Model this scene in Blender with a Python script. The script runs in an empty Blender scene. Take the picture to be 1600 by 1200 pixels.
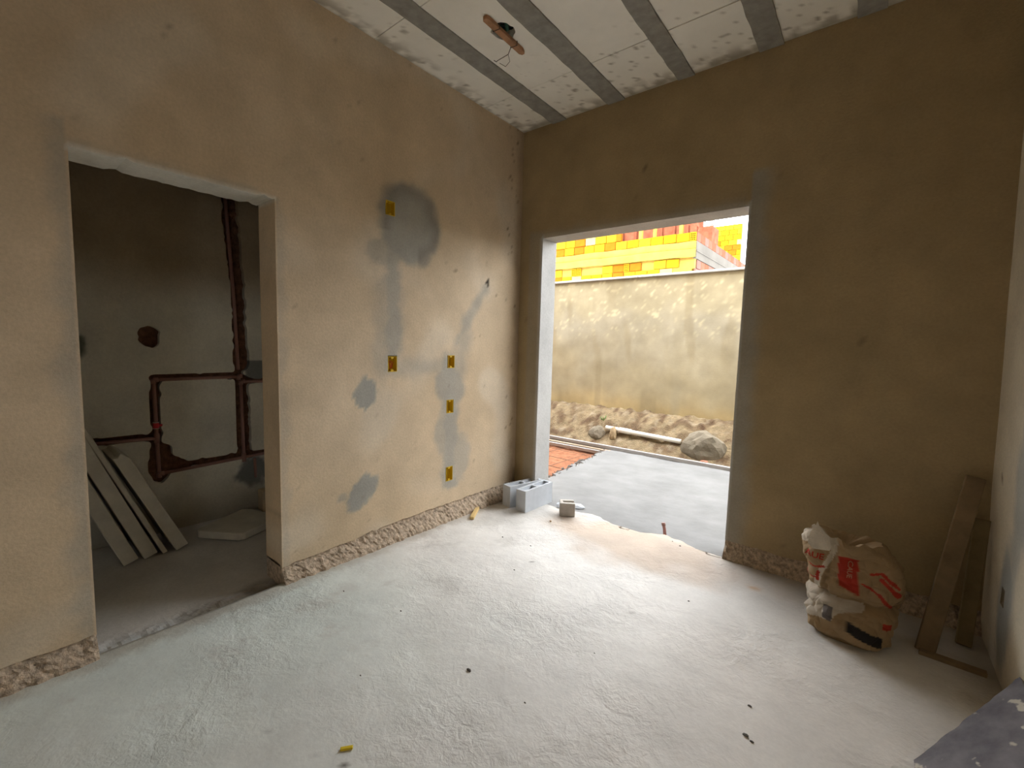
import bpy, bmesh, math, random
from mathutils import Vector, Matrix, noise
from mathutils.bvhtree import BVHTree
random.seed(7)
sc = bpy.context.scene
col = sc.collection
R = math.radians

# ------------------------------------------------------------------ camera
CAM = Vector((2.6187, -3.3108, 1.45))
yaw, pit, roll = -0.680555, 0.0897175, 0.0271688
fw = Vector((math.sin(yaw)*math.cos(pit), math.cos(yaw)*math.cos(pit), -math.sin(pit)))
r0 = Vector((math.cos(yaw), -math.sin(yaw), 0)); u0 = r0.cross(fw)
rt = r0*math.cos(roll) + u0*math.sin(roll); up = u0*math.cos(roll) - r0*math.sin(roll)
cd = bpy.data.cameras.new('camera'); cam = bpy.data.objects.new('camera', cd); col.objects.link(cam)
cd.sensor_width = 36; cd.lens = 694.455*36/1600; cd.clip_start = 0.02; cd.clip_end = 300
m = Matrix((rt, up, -fw)).transposed().to_4x4(); m.translation = CAM
cam.matrix_world = m
sc.camera = cam

# ------------------------------------------------------------------ world, sun, exposure
SKY = 6.0
w = bpy.data.worlds.new('sky'); sc.world = w; w.use_nodes = True
bg = w.node_tree.nodes['Background']
bg.inputs[0].default_value = (0.955, 0.97, 0.99, 1); bg.inputs[1].default_value = SKY
sd = bpy.data.lights.new('sun', 'SUN'); so = bpy.data.objects.new('sun', sd); col.objects.link(so)
sd.energy = 4.5; sd.angle = R(1.0); sd.color = (1.0, 0.9, 0.72)
so.rotation_euler = Vector((0.45, 0.80, -0.52)).to_track_quat('-Z', 'Y').to_euler(); so.location = (-6, -10, 12)
def portal(name, loc, direction, sx, sy):
    d = bpy.data.lights.new(name, 'AREA'); d.shape = 'RECTANGLE'; d.size = sx; d.size_y = sy
    d.cycles.is_portal = True
    o = bpy.data.objects.new(name, d); col.objects.link(o); o.location = loc
    o.rotation_euler = Vector(direction).to_track_quat('-Z', 'Z').to_euler()
portal('doorway_portal', (1.076, 0.20, 1.2), (0, -1, 0), 1.66, 2.4)
portal('fill_opening_portal', (-0.65, -1.11, 1.35), (0, -1, 0), 0.4, 0.3)  # for the opening added to light the bathroom
portal('side_portal', (3.33, -4.85, 1.375), (-1, 0, 0), 0.5, 0.55)
sc.view_settings.view_transform = 'Standard'; sc.view_settings.look = 'None'
sc.view_settings.gamma = 1.0; sc.view_settings.use_curve_mapping = False
sc.view_settings.exposure = 1.18
sc.cycles.max_bounces = 10; sc.cycles.diffuse_bounces = 8; sc.cycles.adaptive_threshold = 0.02
sc.cycles.use_denoising = True

# ------------------------------------------------------------------ helpers
def nz(x, y, z=0.0, s=1.0): return noise.noise(Vector((x*s, y*s, z*s)))
def sm(a, b, x):
    t = max(0.0, min(1.0, (x-a)/(b-a))); return t*t*(3-2*t)
def mixc(a, b, t): return tuple(a[i]*(1-t)+b[i]*t for i in range(3))
def frange(a, b, step, extra=()):
    n = max(1, round((b-a)/step)); L = [a+(b-a)*i/n for i in range(n+1)]
    for e in extra:
        if a < e < b:
            L = [q for q in L if abs(q-e) > step*0.4 or q in (a, b)] + [e]
    return sorted(L)

_mats = {}
def mat(name, c, rough=0.85, var=0.12, scale=6.0, bump=0.3, bscale=60.0, bdist=0.004, attr=False, spec=0.3, metal=0.0, stretch=None, c2=None, fine=0.0):
    if name in _mats: return _mats[name]
    m = bpy.data.materials.new(name); m.use_nodes = True; nt = m.node_tree; N = nt.nodes; L = nt.links
    b = N['Principled BSDF']; b.inputs['Roughness'].default_value = rough
    b.inputs['Specular IOR Level'].default_value = spec; b.inputs['Metallic'].default_value = metal
    tc = N.new('ShaderNodeTexCoord'); src = tc.outputs['Object']
    if stretch:
        mp = N.new('ShaderNodeMapping'); mp.inputs['Scale'].default_value = stretch; L.new(src, mp.inputs[0]); src = mp.outputs[0]
    n1 = N.new('ShaderNodeTexNoise'); n1.inputs['Scale'].default_value = scale; n1.inputs['Detail'].default_value = 6; n1.inputs['Roughness'].default_value = 0.62
    L.new(src, n1.inputs['Vector'])
    rp = N.new('ShaderNodeValToRGB'); L.new(n1.outputs['Fac'], rp.inputs[0])
    rp.color_ramp.elements[0].position = 0.3; rp.color_ramp.elements[1].position = 0.7
    base = None
    if attr:
        rp.color_ramp.elements[0].color = (1-var, 1-var, 1-var, 1); rp.color_ramp.elements[1].color = (1+var, 1+var, 1+var, 1)
        at = N.new('ShaderNodeAttribute'); at.attribute_name = 'Col'
        mx = N.new('ShaderNodeMix'); mx.data_type = 'RGBA'; mx.blend_type = 'MULTIPLY'; mx.inputs[0].default_value = 1.0
        L.new(at.outputs['Color'], mx.inputs[6]); L.new(rp.outputs[0], mx.inputs[7]); base = mx.outputs[2]
    else:
        ca = c if c2 else tuple(x*(1-var) for x in c); cb = c2 or tuple(min(1, x*(1+var)) for x in c)
        rp.color_ramp.elements[0].color = (*ca, 1); rp.color_ramp.elements[1].color = (*cb, 1); base = rp.outputs[0]
    n2 = N.new('ShaderNodeTexNoise'); n2.inputs['Scale'].default_value = bscale; n2.inputs['Detail'].default_value = 5; n2.inputs['Roughness'].default_value = 0.6
    L.new(src, n2.inputs['Vector'])
    if fine:
        rf = N.new('ShaderNodeMapRange'); rf.inputs['From Min'].default_value = 0.3; rf.inputs['From Max'].default_value = 0.7
        rf.inputs['To Min'].default_value = 1-fine; rf.inputs['To Max'].default_value = 1+fine; L.new(n2.outputs['Fac'], rf.inputs[0])
        mf = N.new('ShaderNodeMix'); mf.data_type = 'RGBA'; mf.blend_type = 'MULTIPLY'; mf.inputs[0].default_value = 1.0
        L.new(base, mf.inputs[6]); L.new(rf.outputs[0], mf.inputs[7]); base = mf.outputs[2]
    L.new(base, b.inputs['Base Color'])
    if bump:
        bp = N.new('ShaderNodeBump'); bp.inputs['Strength'].default_value = bump; bp.inputs['Distance'].default_value = bdist
        L.new(n2.outputs['Fac'], bp.inputs['Height']); L.new(bp.outputs[0], b.inputs['Normal'])
    _mats[name] = m; return m

def tag(o, label=None, cat=None, group=None, kind=None):
    if label: o['label'] = label
    if cat: o['category'] = cat
    if group: o['group'] = group
    if kind: o['kind'] = kind
    return o
def empty(name, loc, label=None, cat=None, group=None, rz=0, kind=None):
    o = bpy.data.objects.new(name, None); col.objects.link(o); o.location = loc; o.rotation_euler.z = rz
    o.empty_display_size = 0.1
    return tag(o, label, cat, group, kind)
def copy_tree(o, parent=None):
    c = o.copy(); col.objects.link(c); c.parent = parent
    for ch in list(o.children): copy_tree(ch, c)
    return c

class MB:
    def __init__(s): s.v = []; s.f = []; s.c = []
    def vert(s, p, c=None): s.v.append(tuple(p)); s.c.append(c or (1, 1, 1)); return len(s.v)-1
    def box(s, a, b):
        x0, y0, z0 = a; x1, y1, z1 = b; n = len(s.v)
        for p in ((x0,y0,z0),(x1,y0,z0),(x1,y1,z0),(x0,y1,z0),(x0,y0,z1),(x1,y0,z1),(x1,y1,z1),(x0,y1,z1)): s.vert(p)
        s.f += [tuple(n+i for i in q) for q in ((0,3,2,1),(4,5,6,7),(0,1,5,4),(1,2,6,5),(2,3,7,6),(3,0,4,7))]; return s
    def prism(s, poly, d):            # poly: list of 3-D points (planar), d: extrusion vector
        n = len(s.v); k = len(poly); d = Vector(d)
        for p in poly: s.vert(p)
        for p in poly: s.vert(Vector(p)+d)
        s.f.append(tuple(range(n+k-1, n-1, -1))); s.f.append(tuple(range(n+k, n+2*k)))
        for i in range(k): j = (i+1) % k; s.f.append((n+i, n+j, n+k+j, n+k+i))
        return s
    def tube(s, pts, r, seg=10, cap=True):
        pts = [Vector(p) for p in pts]; n = len(s.v); k = len(pts); prev = None
        for i, p in enumerate(pts):
            t = (pts[min(i+1, k-1)]-pts[max(i-1, 0)]).normalized()
            if prev is None: a = t.orthogonal().normalized()
            else: a = (prev - t*prev.dot(t)).normalized()
            prev = a; b = t.cross(a); rr = r[i] if isinstance(r, (list, tuple)) else r
            for q in range(seg):
                th = 2*math.pi*q/seg; s.vert(p+(a*math.cos(th)+b*math.sin(th))*rr)
        for i in range(k-1):
            for q in range(seg):
                q2 = (q+1) % seg; s.f.append((n+i*seg+q, n+i*seg+q2, n+(i+1)*seg+q2, n+(i+1)*seg+q))
        if cap:
            s.f.append(tuple(n+q for q in range(seg-1, -1, -1))); s.f.append(tuple(n+(k-1)*seg+q for q in range(seg)))
        return s
    def mesh(s, name, origin=(0,0,0), smooth=False, attr=False):
        me = bpy.data.meshes.new(name); o = Vector(origin)
        me.from_pydata([tuple(Vector(p)-o) for p in s.v], [], s.f); me.update()
        if attr:
            ca = me.color_attributes.new('Col', 'FLOAT_COLOR', 'POINT')
            fl = []
            for c in s.c: fl += [c[0], c[1], c[2], 1.0]
            ca.data.foreach_set('color', fl)
        if smooth: me.polygons.foreach_set('use_smooth', [True]*len(me.polygons))
        return me
    def build(s, name, material, parent=None, origin=None, smooth=False, attr=False, bevel=0.0, kind=None, fix=True, loc=None):
        org = origin if origin is not None else (parent.location if parent is not None and parent.parent is None else (0,0,0))
        if origin is None and parent is not None and parent.parent is not None: org = parent.parent.location
        me = s.mesh(name, org, smooth, attr)
        if fix:
            bm = bmesh.new(); bm.from_mesh(me); bmesh.ops.recalc_face_normals(bm, faces=bm.faces)
            if bevel: bmesh.ops.bevel(bm, geom=bm.edges[:], offset=bevel, segments=1, affect='EDGES', profile=0.5)
            bm.to_mesh(me); bm.free()
        o = bpy.data.objects.new(name, me); col.objects.link(o); me.materials.append(material)
        if parent is not None: o.parent = parent
        else: o.location = org if loc is None else loc
        if kind: o['kind'] = kind
        return o

def grid_slab(us, vs, keep, P, back, colf=None, soften=0):
    """Solid slab on a (u,v) grid. keep(uc,vc) drops cells; P(u,v) gives the front point; back is the vector to the rear face."""
    b = MB(); nu, nv = len(us), len(vs); back = Vector(back); F = {}; K = {}; rim = {}
    kept = [[keep((us[i]+us[i+1])/2, (vs[j]+vs[j+1])/2) for j in range(nv-1)] for i in range(nu-1)]
    def fv(i, j):
        if (i, j) not in F: F[i, j] = b.vert(P(us[i], vs[j]), colf(us[i], vs[j]) if colf else None)
        return F[i, j]
    def bv(i, j):
        if (i, j) not in K: K[i, j] = b.vert(Vector(P(us[i], vs[j]))+back, colf(us[i], vs[j]) if colf else None)
        return K[i, j]
    for i in range(nu-1):
        for j in range(nv-1):
            if not kept[i][j]: continue
            b.f.append((fv(i,j), fv(i+1,j), fv(i+1,j+1), fv(i,j+1)))
            b.f.append((bv(i,j), bv(i,j+1), bv(i+1,j+1), bv(i+1,j)))
            for di, dj, p, q in ((-1,0,(i,j+1),(i,j)), (1,0,(i+1,j),(i+1,j+1)), (0,-1,(i,j),(i+1,j)), (0,1,(i+1,j+1),(i,j+1))):
                a, c = i+di, j+dj
                if 0 <= a < nu-1 and 0 <= c < nv-1 and kept[a][c]: continue
                b.f.append((fv(*q), fv(*p), bv(*p), bv(*q)))
                if soften and 0 <= a < nu-1 and 0 <= c < nv-1: rim.setdefault(p, []).append(q); rim.setdefault(q, []).append(p)
    for _ in range(soften):
        new = {}
        for p, ns in rim.items():
            if len(ns) != 2: continue
            new[p] = (Vector(b.v[F[p]])*2 + Vector(b.v[F[ns[0]]]) + Vector(b.v[F[ns[1]]]))/4
        for p, q in new.items(): b.v[F[p]] = tuple(q); b.v[K[p]] = tuple(q+back)
    return b
def in_rects(rects): return lambda u, v: not any(a < u < b_ and c < v < d for a, b_, c, d in rects)

# ------------------------------------------------------------------ dimensions
H = 3.358
D1 = (-3.0, -2.19, 2.205)        # bathroom opening y0,y1,top
D2 = (0.247, 1.905, 2.395)       # doorway x0,x1,top
TL, TB = 0.215, 0.22             # wall thicknesses
YR = -5.3                        # rear wall
def WX(z): return 3.165 - 0.027*z
BX = -1.42                       # bathroom far wall

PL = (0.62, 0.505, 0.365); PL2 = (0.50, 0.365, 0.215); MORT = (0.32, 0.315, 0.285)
PB, PB2 = (0.42, 0.33, 0.195), (0.34, 0.25, 0.13)  # back wall plaster, darker than the left wall's to stand in for shade
M = {}
M['plaster'] = mat('sand_plaster', (1,1,1), 0.92, 0.13, 3.0, 0.5, 70, 0.004, attr=True, fine=0.07)
M['floor'] = mat('rough_cement_floor', (1,1,1), 0.62, 0.10, 3.0, 0.0, 55, 0.006, attr=True, spec=0.45, fine=0.04)
M['rough'] = mat('crumbled_masonry', (0.50,0.40,0.30), 0.95, 0.5, 45, 0.9, 120, 0.01)
M['eps'] = mat('white_foam', (1,1,1), 0.8, 0.04, 5, 0.15, 200, 0.002, attr=True)
M['joist'] = mat('grey_joist_concrete', (0.30,0.29,0.26), 0.9, 0.2, 14, 0.3, 80, 0.004)
M['conc'] = mat('grey_concrete', (0.42,0.42,0.41), 0.9, 0.14, 8, 0.35, 90, 0.004)
M['block'] = mat('pale_grey_block', (0.50,0.53,0.57), 0.9, 0.07, 14, 0.4, 240, 0.003)
M['wood'] = mat('weathered_wood', (0.30,0.20,0.11), 0.8, 0.3, 5, 0.3, 30, 0.003, stretch=(12,12,1.0))
M['pine'] = mat('new_yellow_pine', (0.72,0.53,0.24), 0.7, 0.15, 8, 0.2, 30, 0.002)
M['box'] = mat('yellow_plastic', (0.62,0.42,0.02), 0.45, 0.06, 8, 0.05, 80, 0.001, spec=0.4)
M['pvc'] = mat('brown_pvc', (0.30,0.155,0.125), 0.35, 0.12, 10, 0.05, 50, 0.001, spec=0.5)
M['white_pvc'] = mat('white_pvc', (0.78,0.74,0.66), 0.4, 0.08, 10, 0.05, 50, 0.001)
M['red'] = mat('red_plastic', (0.5,0.03,0.04), 0.4, 0.1, 10, 0.05, 50, 0.001)
M['black'] = mat('dark_green_plastic', (0.02,0.035,0.03), 0.5, 0.2, 12, 0.2, 60, 0.002)
M['wire'] = mat('rusty_wire', (0.10,0.07,0.05), 0.6, 0.2, 12, 0.2, 60, 0.001)
M['chase'] = mat('chiselled_clay', (0.17,0.085,0.05), 0.95, 0.5, 22, 0.9, 70, 0.01)
M['foam'] = mat('dusty_foam_board', (0.56,0.53,0.45), 0.85, 0.14, 7, 0.25, 90, 0.003)
M['pebble'] = mat('dark_pebble', (0.17,0.16,0.15), 0.9, 0.3, 30, 0.5, 120, 0.002)

# ================================================================== STRUCTURE
# ---- left wall: plaster with re-filled chases
def seg_d(px, py, ax, ay, bx, by):
    dx, dy = bx-ax, by-ay; t = max(0, min(1, ((px-ax)*dx+(py-ay)*dy)/(dx*dx+dy*dy)))
    return math.hypot(px-ax-t*dx, py-ay-t*dy)
def blob(y, z, cy, cz, ry, rz, rag=0.25, s=9):
    d = math.hypot((y-cy)/ry, (z-cz)/rz) + rag*nz(y, z, 3.3, s) + rag*0.5*nz(y, z, 1.3, s*3)
    return d
def left_col(y, z):
    n = nz(y, z, 0.5, 1.1)*0.5+0.5
    c = mixc(PL, PL2, 0.55*n)
    c = mixc(c, (0.66,0.58,0.46), 0.5*sm(0.1, 0.5, nz(y, z, 9.1, 2.3)))
    wob = 0.045*nz(y, z, 7.7, 7) + 0.022*nz(y, z, 1.7, 19) + 0.012*nz(y, z, 2.2, 45)
    g = 0.0
    # round patch round the top box, darker rim
    d = blob(y, z, -1.27, 2.27, 0.26, 0.29, 0.16, 6)
    g = max(g, 0.9*(1-sm(0.86, 1.12, d)))
    dk = 0.8*(1-abs(d-0.86)/0.3) if abs(d-0.86) < 0.3 and (z > 2.2 or y > -1.2) else 0
    g = max(g, 0.55*(1-sm(0.8, 1.25, blob(y, z, -1.5, 2.04, 0.14, 0.09))))
    def strip(ax, ay, bx, by, hw, a=0.8, soft=0.05):
        return a*(1-sm(hw-soft*0.5, hw+soft, seg_d(y, z, ax, ay, bx, by)+wob))
    g = max(g, strip(-1.41, 2.1, -1.43, 1.3, 0.055, 0.75))
    g = max(g, strip(-1.44, 1.75, -1.47, 1.32, 0.10, 0.45, 0.08))
    g = max(g, strip(-1.40, 1.26, -0.86, 1.27, 0.045, 0.5, 0.07))
    g = max(g, strip(-0.86, 1.27, -0.85, 0.30, 0.07, 0.8))
    g = max(g, strip(-0.80, 1.45, -0.48, 1.90, 0.035, 0.65))
    g = max(g, strip(-0.72, 1.5, -0.80, 1.15, 0.06, 0.5, 0.08))
    g = max(g, 0.75*(1-sm(0.75, 1.1, blob(y, z, -0.86, 1.10, 0.16, 0.17))))
    g = max(g, 0.6*(1-sm(0.75, 1.15, blob(y, z, -0.78, 0.50, 0.16, 0.22))))
    g = max(g, 0.6*(1-sm(0.75, 1.15, blob(y, z, -0.92, 0.72, 0.10, 0.20))))
    g = max(g, 0.95*(1-sm(0.85, 0.98, blob(y, z, -1.63, 1.10, 0.105, 0.105, 0.3, 11))))
    g = max(g, 0.95*(1-sm(0.85, 0.98, blob(y+0.4*(z-0.42)*-1, z, -1.655, 0.425, 0.12, 0.125, 0.3, 11))))
    g = max(g, 0.6*(1-sm(0.7, 1.1, blob(y, z, -1.80, 0.42, 0.05, 0.03))))
    # grey mortar along the bathroom opening and its lintel
    if -3.14 < y < -3.0: g = max(g, 0.5*sm(-3.10, -3.02, y+wob)*(1 if z < 2.3 else 0))
    if -2.19 < y < -2.1 and z < 2.22: g = max(g, 0.35*(1-sm(-2.17, -2.12, y+wob)))
    if -3.05 < y < -2.17 and z > 2.2: g = max(g, 0.55*(1-sm(2.2, 2.25, z+wob*0.6)))
    c = mixc(c, MORT, g)
    if abs(z-D1[2]) < 1e-4 and D1[0]-0.01 < y < D1[1]+0.01: c = (0.66,0.64,0.57)  # lintel underside painted lighter, as light bounced off the floor
    if dk: c = mixc(c, (0.20,0.185,0.16), dk*0.75)
    # fine chips, pits
    p = nz(y, z, 4.4, 38)
    th = 0.45 if -0.20 < y+0.6*wob < -0.05 else 0.62
    if p > th: c = mixc(c, (0.17,0.12,0.075), min(1, (p-th)*5)*(0.9 if y > -0.35 else 0.6))
    if math.hypot(y+0.445, z-1.966) < 0.026: c = (0.05,0.04,0.03)
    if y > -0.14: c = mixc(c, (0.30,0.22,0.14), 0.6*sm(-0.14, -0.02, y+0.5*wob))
    return c
def rag_left(y): return 0.095 + 0.04*sm(-2.2, -1.2, y) + 0.018*nz(y, 0, 5, 6) + 0.01*nz(y, 0, 2, 23)
BOXES = [(-1.475,-1.400,2.296,2.392), (-1.455,-1.378,1.232,1.342), (-0.893,-0.82,1.245,1.347), (-0.90,-0.828,0.882,0.990), (-0.897,-0.823,0.322,0.440)]
def PLf(y, z):
    zz = z
    if z < 0.3: rg = rag_left(y); zz = rg + z*(0.3-rg)/0.3
    if abs(z-D1[2]) < 1e-4 and D1[0]-0.01 < y < D1[1]+0.01: zz = z + 0.022*max(0, nz(y, 0, 8, 14)) + 0.012*max(0, nz(y, 3, 8, 40))
    x = 0.004*nz(y, zz, 0.3, 2.5) + 0.0015*nz(y, zz, 6.1, 9)
    return (x, y, min(zz, H))
us = frange(YR-0.2, -3.3, 0.3) + frange(-3.3, 0.0, 0.022, [D1[0], D1[1]] + [q for r in BOXES for q in r[:2]])[1:]
vs = frange(0, H, 0.024, [D1[2]] + [q for r in BOXES for q in r[2:]])
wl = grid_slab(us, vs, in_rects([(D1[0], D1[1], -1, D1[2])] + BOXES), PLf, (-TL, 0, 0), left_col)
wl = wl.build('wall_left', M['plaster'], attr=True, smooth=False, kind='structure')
wl['label'] = 'sand plastered wall with bathroom opening and grey mortar patches'
def rough_base(parent, a, b, axis, outward, depth, rag, name='rough_base'):
    """Crumbly unplastered footing strip under the ragged plaster edge, from a to b along the axis (0=x, 1=y)."""
    mb = MB(); L = frange(a, b, 0.016); K = 9; idx = {}
    for i, t in enumerate(L):
        top = rag(t)+0.012
        for k in range(K+1):
            s = k/K; z = top*(1-s)
            o = -0.018 + 0.075*s**1.3 + 0.014*nz(t, z, 1.7, 26) + 0.012*nz(t, z, 5.2, 70)
            if k == 0: o = -0.03
            p = [0, 0, max(0, z + 0.006*nz(t, z, 9, 40))]
            p[axis] = t; p[1-axis] = o*outward
            if k == K: p[2] = -0.03
            idx[i, k] = mb.vert(p)
        p = [0, 0, -0.03]; p[axis] = t; p[1-axis] = -depth*outward; idx[i, K+1] = mb.vert(p)
        p = [0, 0, top]; p[axis] = t; p[1-axis] = -depth*outward; idx[i, K+2] = mb.vert(p)
    n = K+3
    for i in range(len(L)-1):
        for k in range(n): q = (k+1) % n; mb.f.append((idx[i,k], idx[i+1,k], idx[i+1,q], idx[i,q]))
    mb.f.append(tuple(idx[0,k] for k in range(n))); mb.f.append(tuple(idx[len(L)-1,k] for k in range(n-1,-1,-1)))
    o = mb.build(name, M['rough'], parent); o['label'] = 'crumbly strip where plaster was cut away'
    return o
rough_base(wl, YR, D1[0], 1, 1, TL, rag_left); rough_base(wl, D1[1], 0.0, 1, 1, TL, rag_left)

# ---- back wall with the doorway to the yard
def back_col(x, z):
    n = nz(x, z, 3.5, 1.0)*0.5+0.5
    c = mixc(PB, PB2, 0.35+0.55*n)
    wob = 0.03*nz(x, z, 7.7, 10)
    if D2[1] < x < D2[1]+0.2 and z < 2.6: c = mixc(c, MORT, 0.7*(1-sm(0.05, 0.17, x-D2[1]+wob)))
    if D2[0]-0.15 < x < D2[0]+0.001 and z < D2[2]+0.05: c = mixc(c, MORT, 0.4)
    if z < D2[2]+1e-4 and (abs(x-D2[0]) < 1e-4 or abs(x-D2[1]) < 1e-4): c = mixc(c, (0.50,0.505,0.50), 0.9)
    if abs(z-D2[2]) < 1e-4 and D2[0] < x < D2[1]: c = (0.55,0.48,0.40)
    if D2[0] < x < D2[1] and z > D2[2]-0.01: c = mixc(c, MORT, 0.4*(1-sm(0.02, 0.1, z-D2[2]+wob)))
    p = nz(x, z, 4.4, 21)
    if p > 0.72: c = mixc(c, (0.15,0.11,0.07), min(1, (p-0.72)*6))
    return c
def rag_back(x): return 0.115 + 0.015*nz(x, 0, 7, 6) + 0.012*nz(x, 0, 2, 25)
def PBf(x, z):
    zz = z
    if z < 0.3: rg = rag_back(x); zz = rg + z*(0.3-rg)/0.3
    return (x, 0.004*nz(x, zz, 0.9, 2.5), zz)
us = frange(-TL, 3.4, 0.03, [0.0, D2[0], D2[1]]); vs = frange(0, H, 0.04, [D2[2]]) + frange(H, 6.2, 0.5)[1:]  # wall carried up above the ceiling, out of view, to shade the yard
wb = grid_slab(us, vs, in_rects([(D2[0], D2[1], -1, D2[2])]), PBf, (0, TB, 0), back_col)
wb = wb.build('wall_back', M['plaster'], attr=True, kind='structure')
wb['label'] = 'dim plastered wall with wide doorway to the yard'
rough_base(wb, -TL, D2[0], 0, -1, TB, rag_back); rough_base(wb, D2[1], 3.4, 0, -1, TB, rag_back)

# ---- right wall, slightly out of plumb
def right_col(y, z):
    n = nz(y, z, 13.5, 1.2)*0.5+0.5
    c = mixc((0.62,0.57,0.47), (0.56,0.50,0.38), n); wob = 0.04*nz(y, z, 7.7, 9)
    g = max(0.85*(1-sm(0.75, 1.15, blob(y, z, -0.44, 0.34, 0.12, 0.30, 0.2, 6))), 0.7*(1-sm(0.7, 1.2, blob(y, z, -0.62, 0.92, 0.16, 0.26, 0.2, 6))))
    g = max(g, 0.6*(1-sm(0.04, 0.12, seg_d(y, z, -0.50, 0.3, -0.66, 1.6)+wob)))
    c = mixc(c, (0.27,0.29,0.29), g)
    p = nz(y, z, 4.4, 35)
    if p > 0.66: c = mixc(c, (0.2,0.16,0.11), min(1, (p-0.66)*6))
    return c
def rag_right(y): return 0.05 + 0.02*nz(y, 0, 7, 6)
RBOX = (-0.432, -0.378, 0.33, 0.41)
us = frange(YR-0.2, -1.6, 0.2) + frange(-1.6, 0.0, 0.03, RBOX[:2])[1:]; vs = frange(0, H, 0.035, RBOX[2:])
SIDE = (-5.1, -4.6, 1.1, 1.65)  # unseen opening behind the camera, added as fill for the left floor
us = sorted(set(us+[SIDE[0], SIDE[1]])); vs = sorted(set(vs+[1.1, 1.65]))
wr = grid_slab(us, vs, in_rects([RBOX, SIDE]), lambda y, z: (WX(z)+0.004*nz(y, z, 0.9, 2.5), y, z), (0.2, 0, 0), right_col)
wr = wr.build('wall_right', M['plaster'], attr=True, kind='structure')
wr['label'] = 'pale plastered wall with bluish mortar patches'

# ---- rear wall (behind the camera)
def plain(c): return lambda u, v: c
b = grid_slab(frange(-TL, 3.4, 0.4), frange(0, H, 0.4), lambda u, v: True, lambda x, z: (x, YR, z), (0, -0.2, 0), plain(PL))
wrr = b.build('wall_rear', M['plaster'], attr=True, kind='structure')

# ---- floor
def floor_h(x, y):
    return 0.004*nz(x, y, 0, 2.2) + 0.0022*nz(x, y, 4, 9) + 0.0022*abs(nz(x+0.6*nz(x,y,1,3), y, 2, 16))*sm(-0.2, -1.2, y) 
def floor_col(x, y):
    c = mixc((0.74,0.74,0.72), (0.80,0.785,0.755), 0.5+0.5*nz(x, y, 0.7, 1.6))
    c = mixc(c, (0.65,0.75,0.725), 0.7*sm(1.7, 0.2, x+0.4*nz(x, y, 3, 2))*sm(-1.2, -2.2, y))  # cool tint of the light painted on the left floor
    c = mixc(c, (0.41,0.39,0.365), 0.85*sm(-1.0, -0.05, y+0.15*nz(x, y, 5, 3)))  # darkened towards the doorway to offset the strong light there
    d = math.hypot((x-1.35)/0.75, (y+0.25)/0.38) + 0.35*nz(x, y, 6, 5)
    c = mixc(c, (0.42,0.32,0.235), 0.8*(1-sm(0.5, 1.3, d)))
    c = mixc(c, (0.76,0.70,0.645), 0.5*sm(1.5, 2.3, x)*sm(-0.4, -1.2, y))  # pinkish tint of the light painted on the right floor
    c = mixc(c, (0.52,0.51,0.48), 0.45*sm(0.25, 0.6, nz(x, y, 11, 4.5)+0.3*nz(x, y, 1, 25))*sm(1.3, 0.6, x))
    # browner along the walls
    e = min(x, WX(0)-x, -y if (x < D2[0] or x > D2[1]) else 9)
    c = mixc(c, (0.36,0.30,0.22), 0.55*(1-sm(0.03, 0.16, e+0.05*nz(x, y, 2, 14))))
    if math.hypot(x-2.16, (y+0.33)*1.3) < 0.06: c = mixc(c, (0.45,0.24,0.08), 0.6*(1-sm(0.015, 0.05, math.hypot(x-2.16, (y+0.33)*1.3)+0.02*nz(x,y,1,60))))
    p = nz(x, y, 4.4, 45)
    if p > 0.70: c = mixc(c, (0.18,0.165,0.15), min(1, (p-0.70)*7))
    return c
xs = frange(0.0, 3.2, 0.022); ys = frange(YR, -3.4, 0.2) + frange(-3.4, 0.0, 0.022)[1:]
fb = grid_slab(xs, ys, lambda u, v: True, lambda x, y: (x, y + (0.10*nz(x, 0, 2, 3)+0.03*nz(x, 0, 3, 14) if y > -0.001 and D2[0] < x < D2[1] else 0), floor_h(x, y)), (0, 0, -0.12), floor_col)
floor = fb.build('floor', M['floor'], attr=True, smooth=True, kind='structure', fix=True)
floor['label'] = 'rough trowelled cement floor, dusty near the doorway and darkened there to offset its light'
# trowel relief on the floor: two bump scales mixed
nt = M['floor'].node_tree; N = nt.nodes; L = nt.links
tc = N.new('ShaderNodeTexCoord'); hs = None
for sc_, wt, dis in ((7, 1.0, 0.6), (30, 0.35, 0.8), (120, 0.12, 0.0)):
    na = N.new('ShaderNodeTexNoise'); na.inputs['Scale'].default_value = sc_; na.inputs['Detail'].default_value = 4; na.inputs['Distortion'].default_value = dis
    L.new(tc.outputs['Object'], na.inputs['Vector'])
    ad = N.new('ShaderNodeMath'); ad.operation = 'MULTIPLY_ADD'; ad.inputs[1].default_value = wt; L.new(na.outputs['Fac'], ad.inputs[0])
    if hs: L.new(hs, ad.inputs[2])
    else: ad.inputs[2].default_value = 0
    hs = ad.outputs[0]
bpn = N.new('ShaderNodeBump'); bpn.inputs['Strength'].default_value = 0.6; bpn.inputs['Distance'].default_value = 0.02
nm_ = N.new('ShaderNodeTexNoise'); nm_.inputs['Scale'].default_value = 1.7; nm_.inputs['Detail'].default_value = 3; L.new(tc.outputs['Object'], nm_.inputs['Vector'])
mr_ = N.new('ShaderNodeMapRange'); mr_.inputs['From Min'].default_value = 0.4; mr_.inputs['From Max'].default_value = 0.62; mr_.inputs['To Min'].default_value = 0.15; mr_.inputs['To Max'].default_value = 0.8
L.new(nm_.outputs['Fac'], mr_.inputs[0]); L.new(mr_.outputs[0], bpn.inputs['Strength'])
L.new(hs, bpn.inputs['Height']); L.new(bpn.outputs[0], N['Principled BSDF'].inputs['Normal'])

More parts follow.
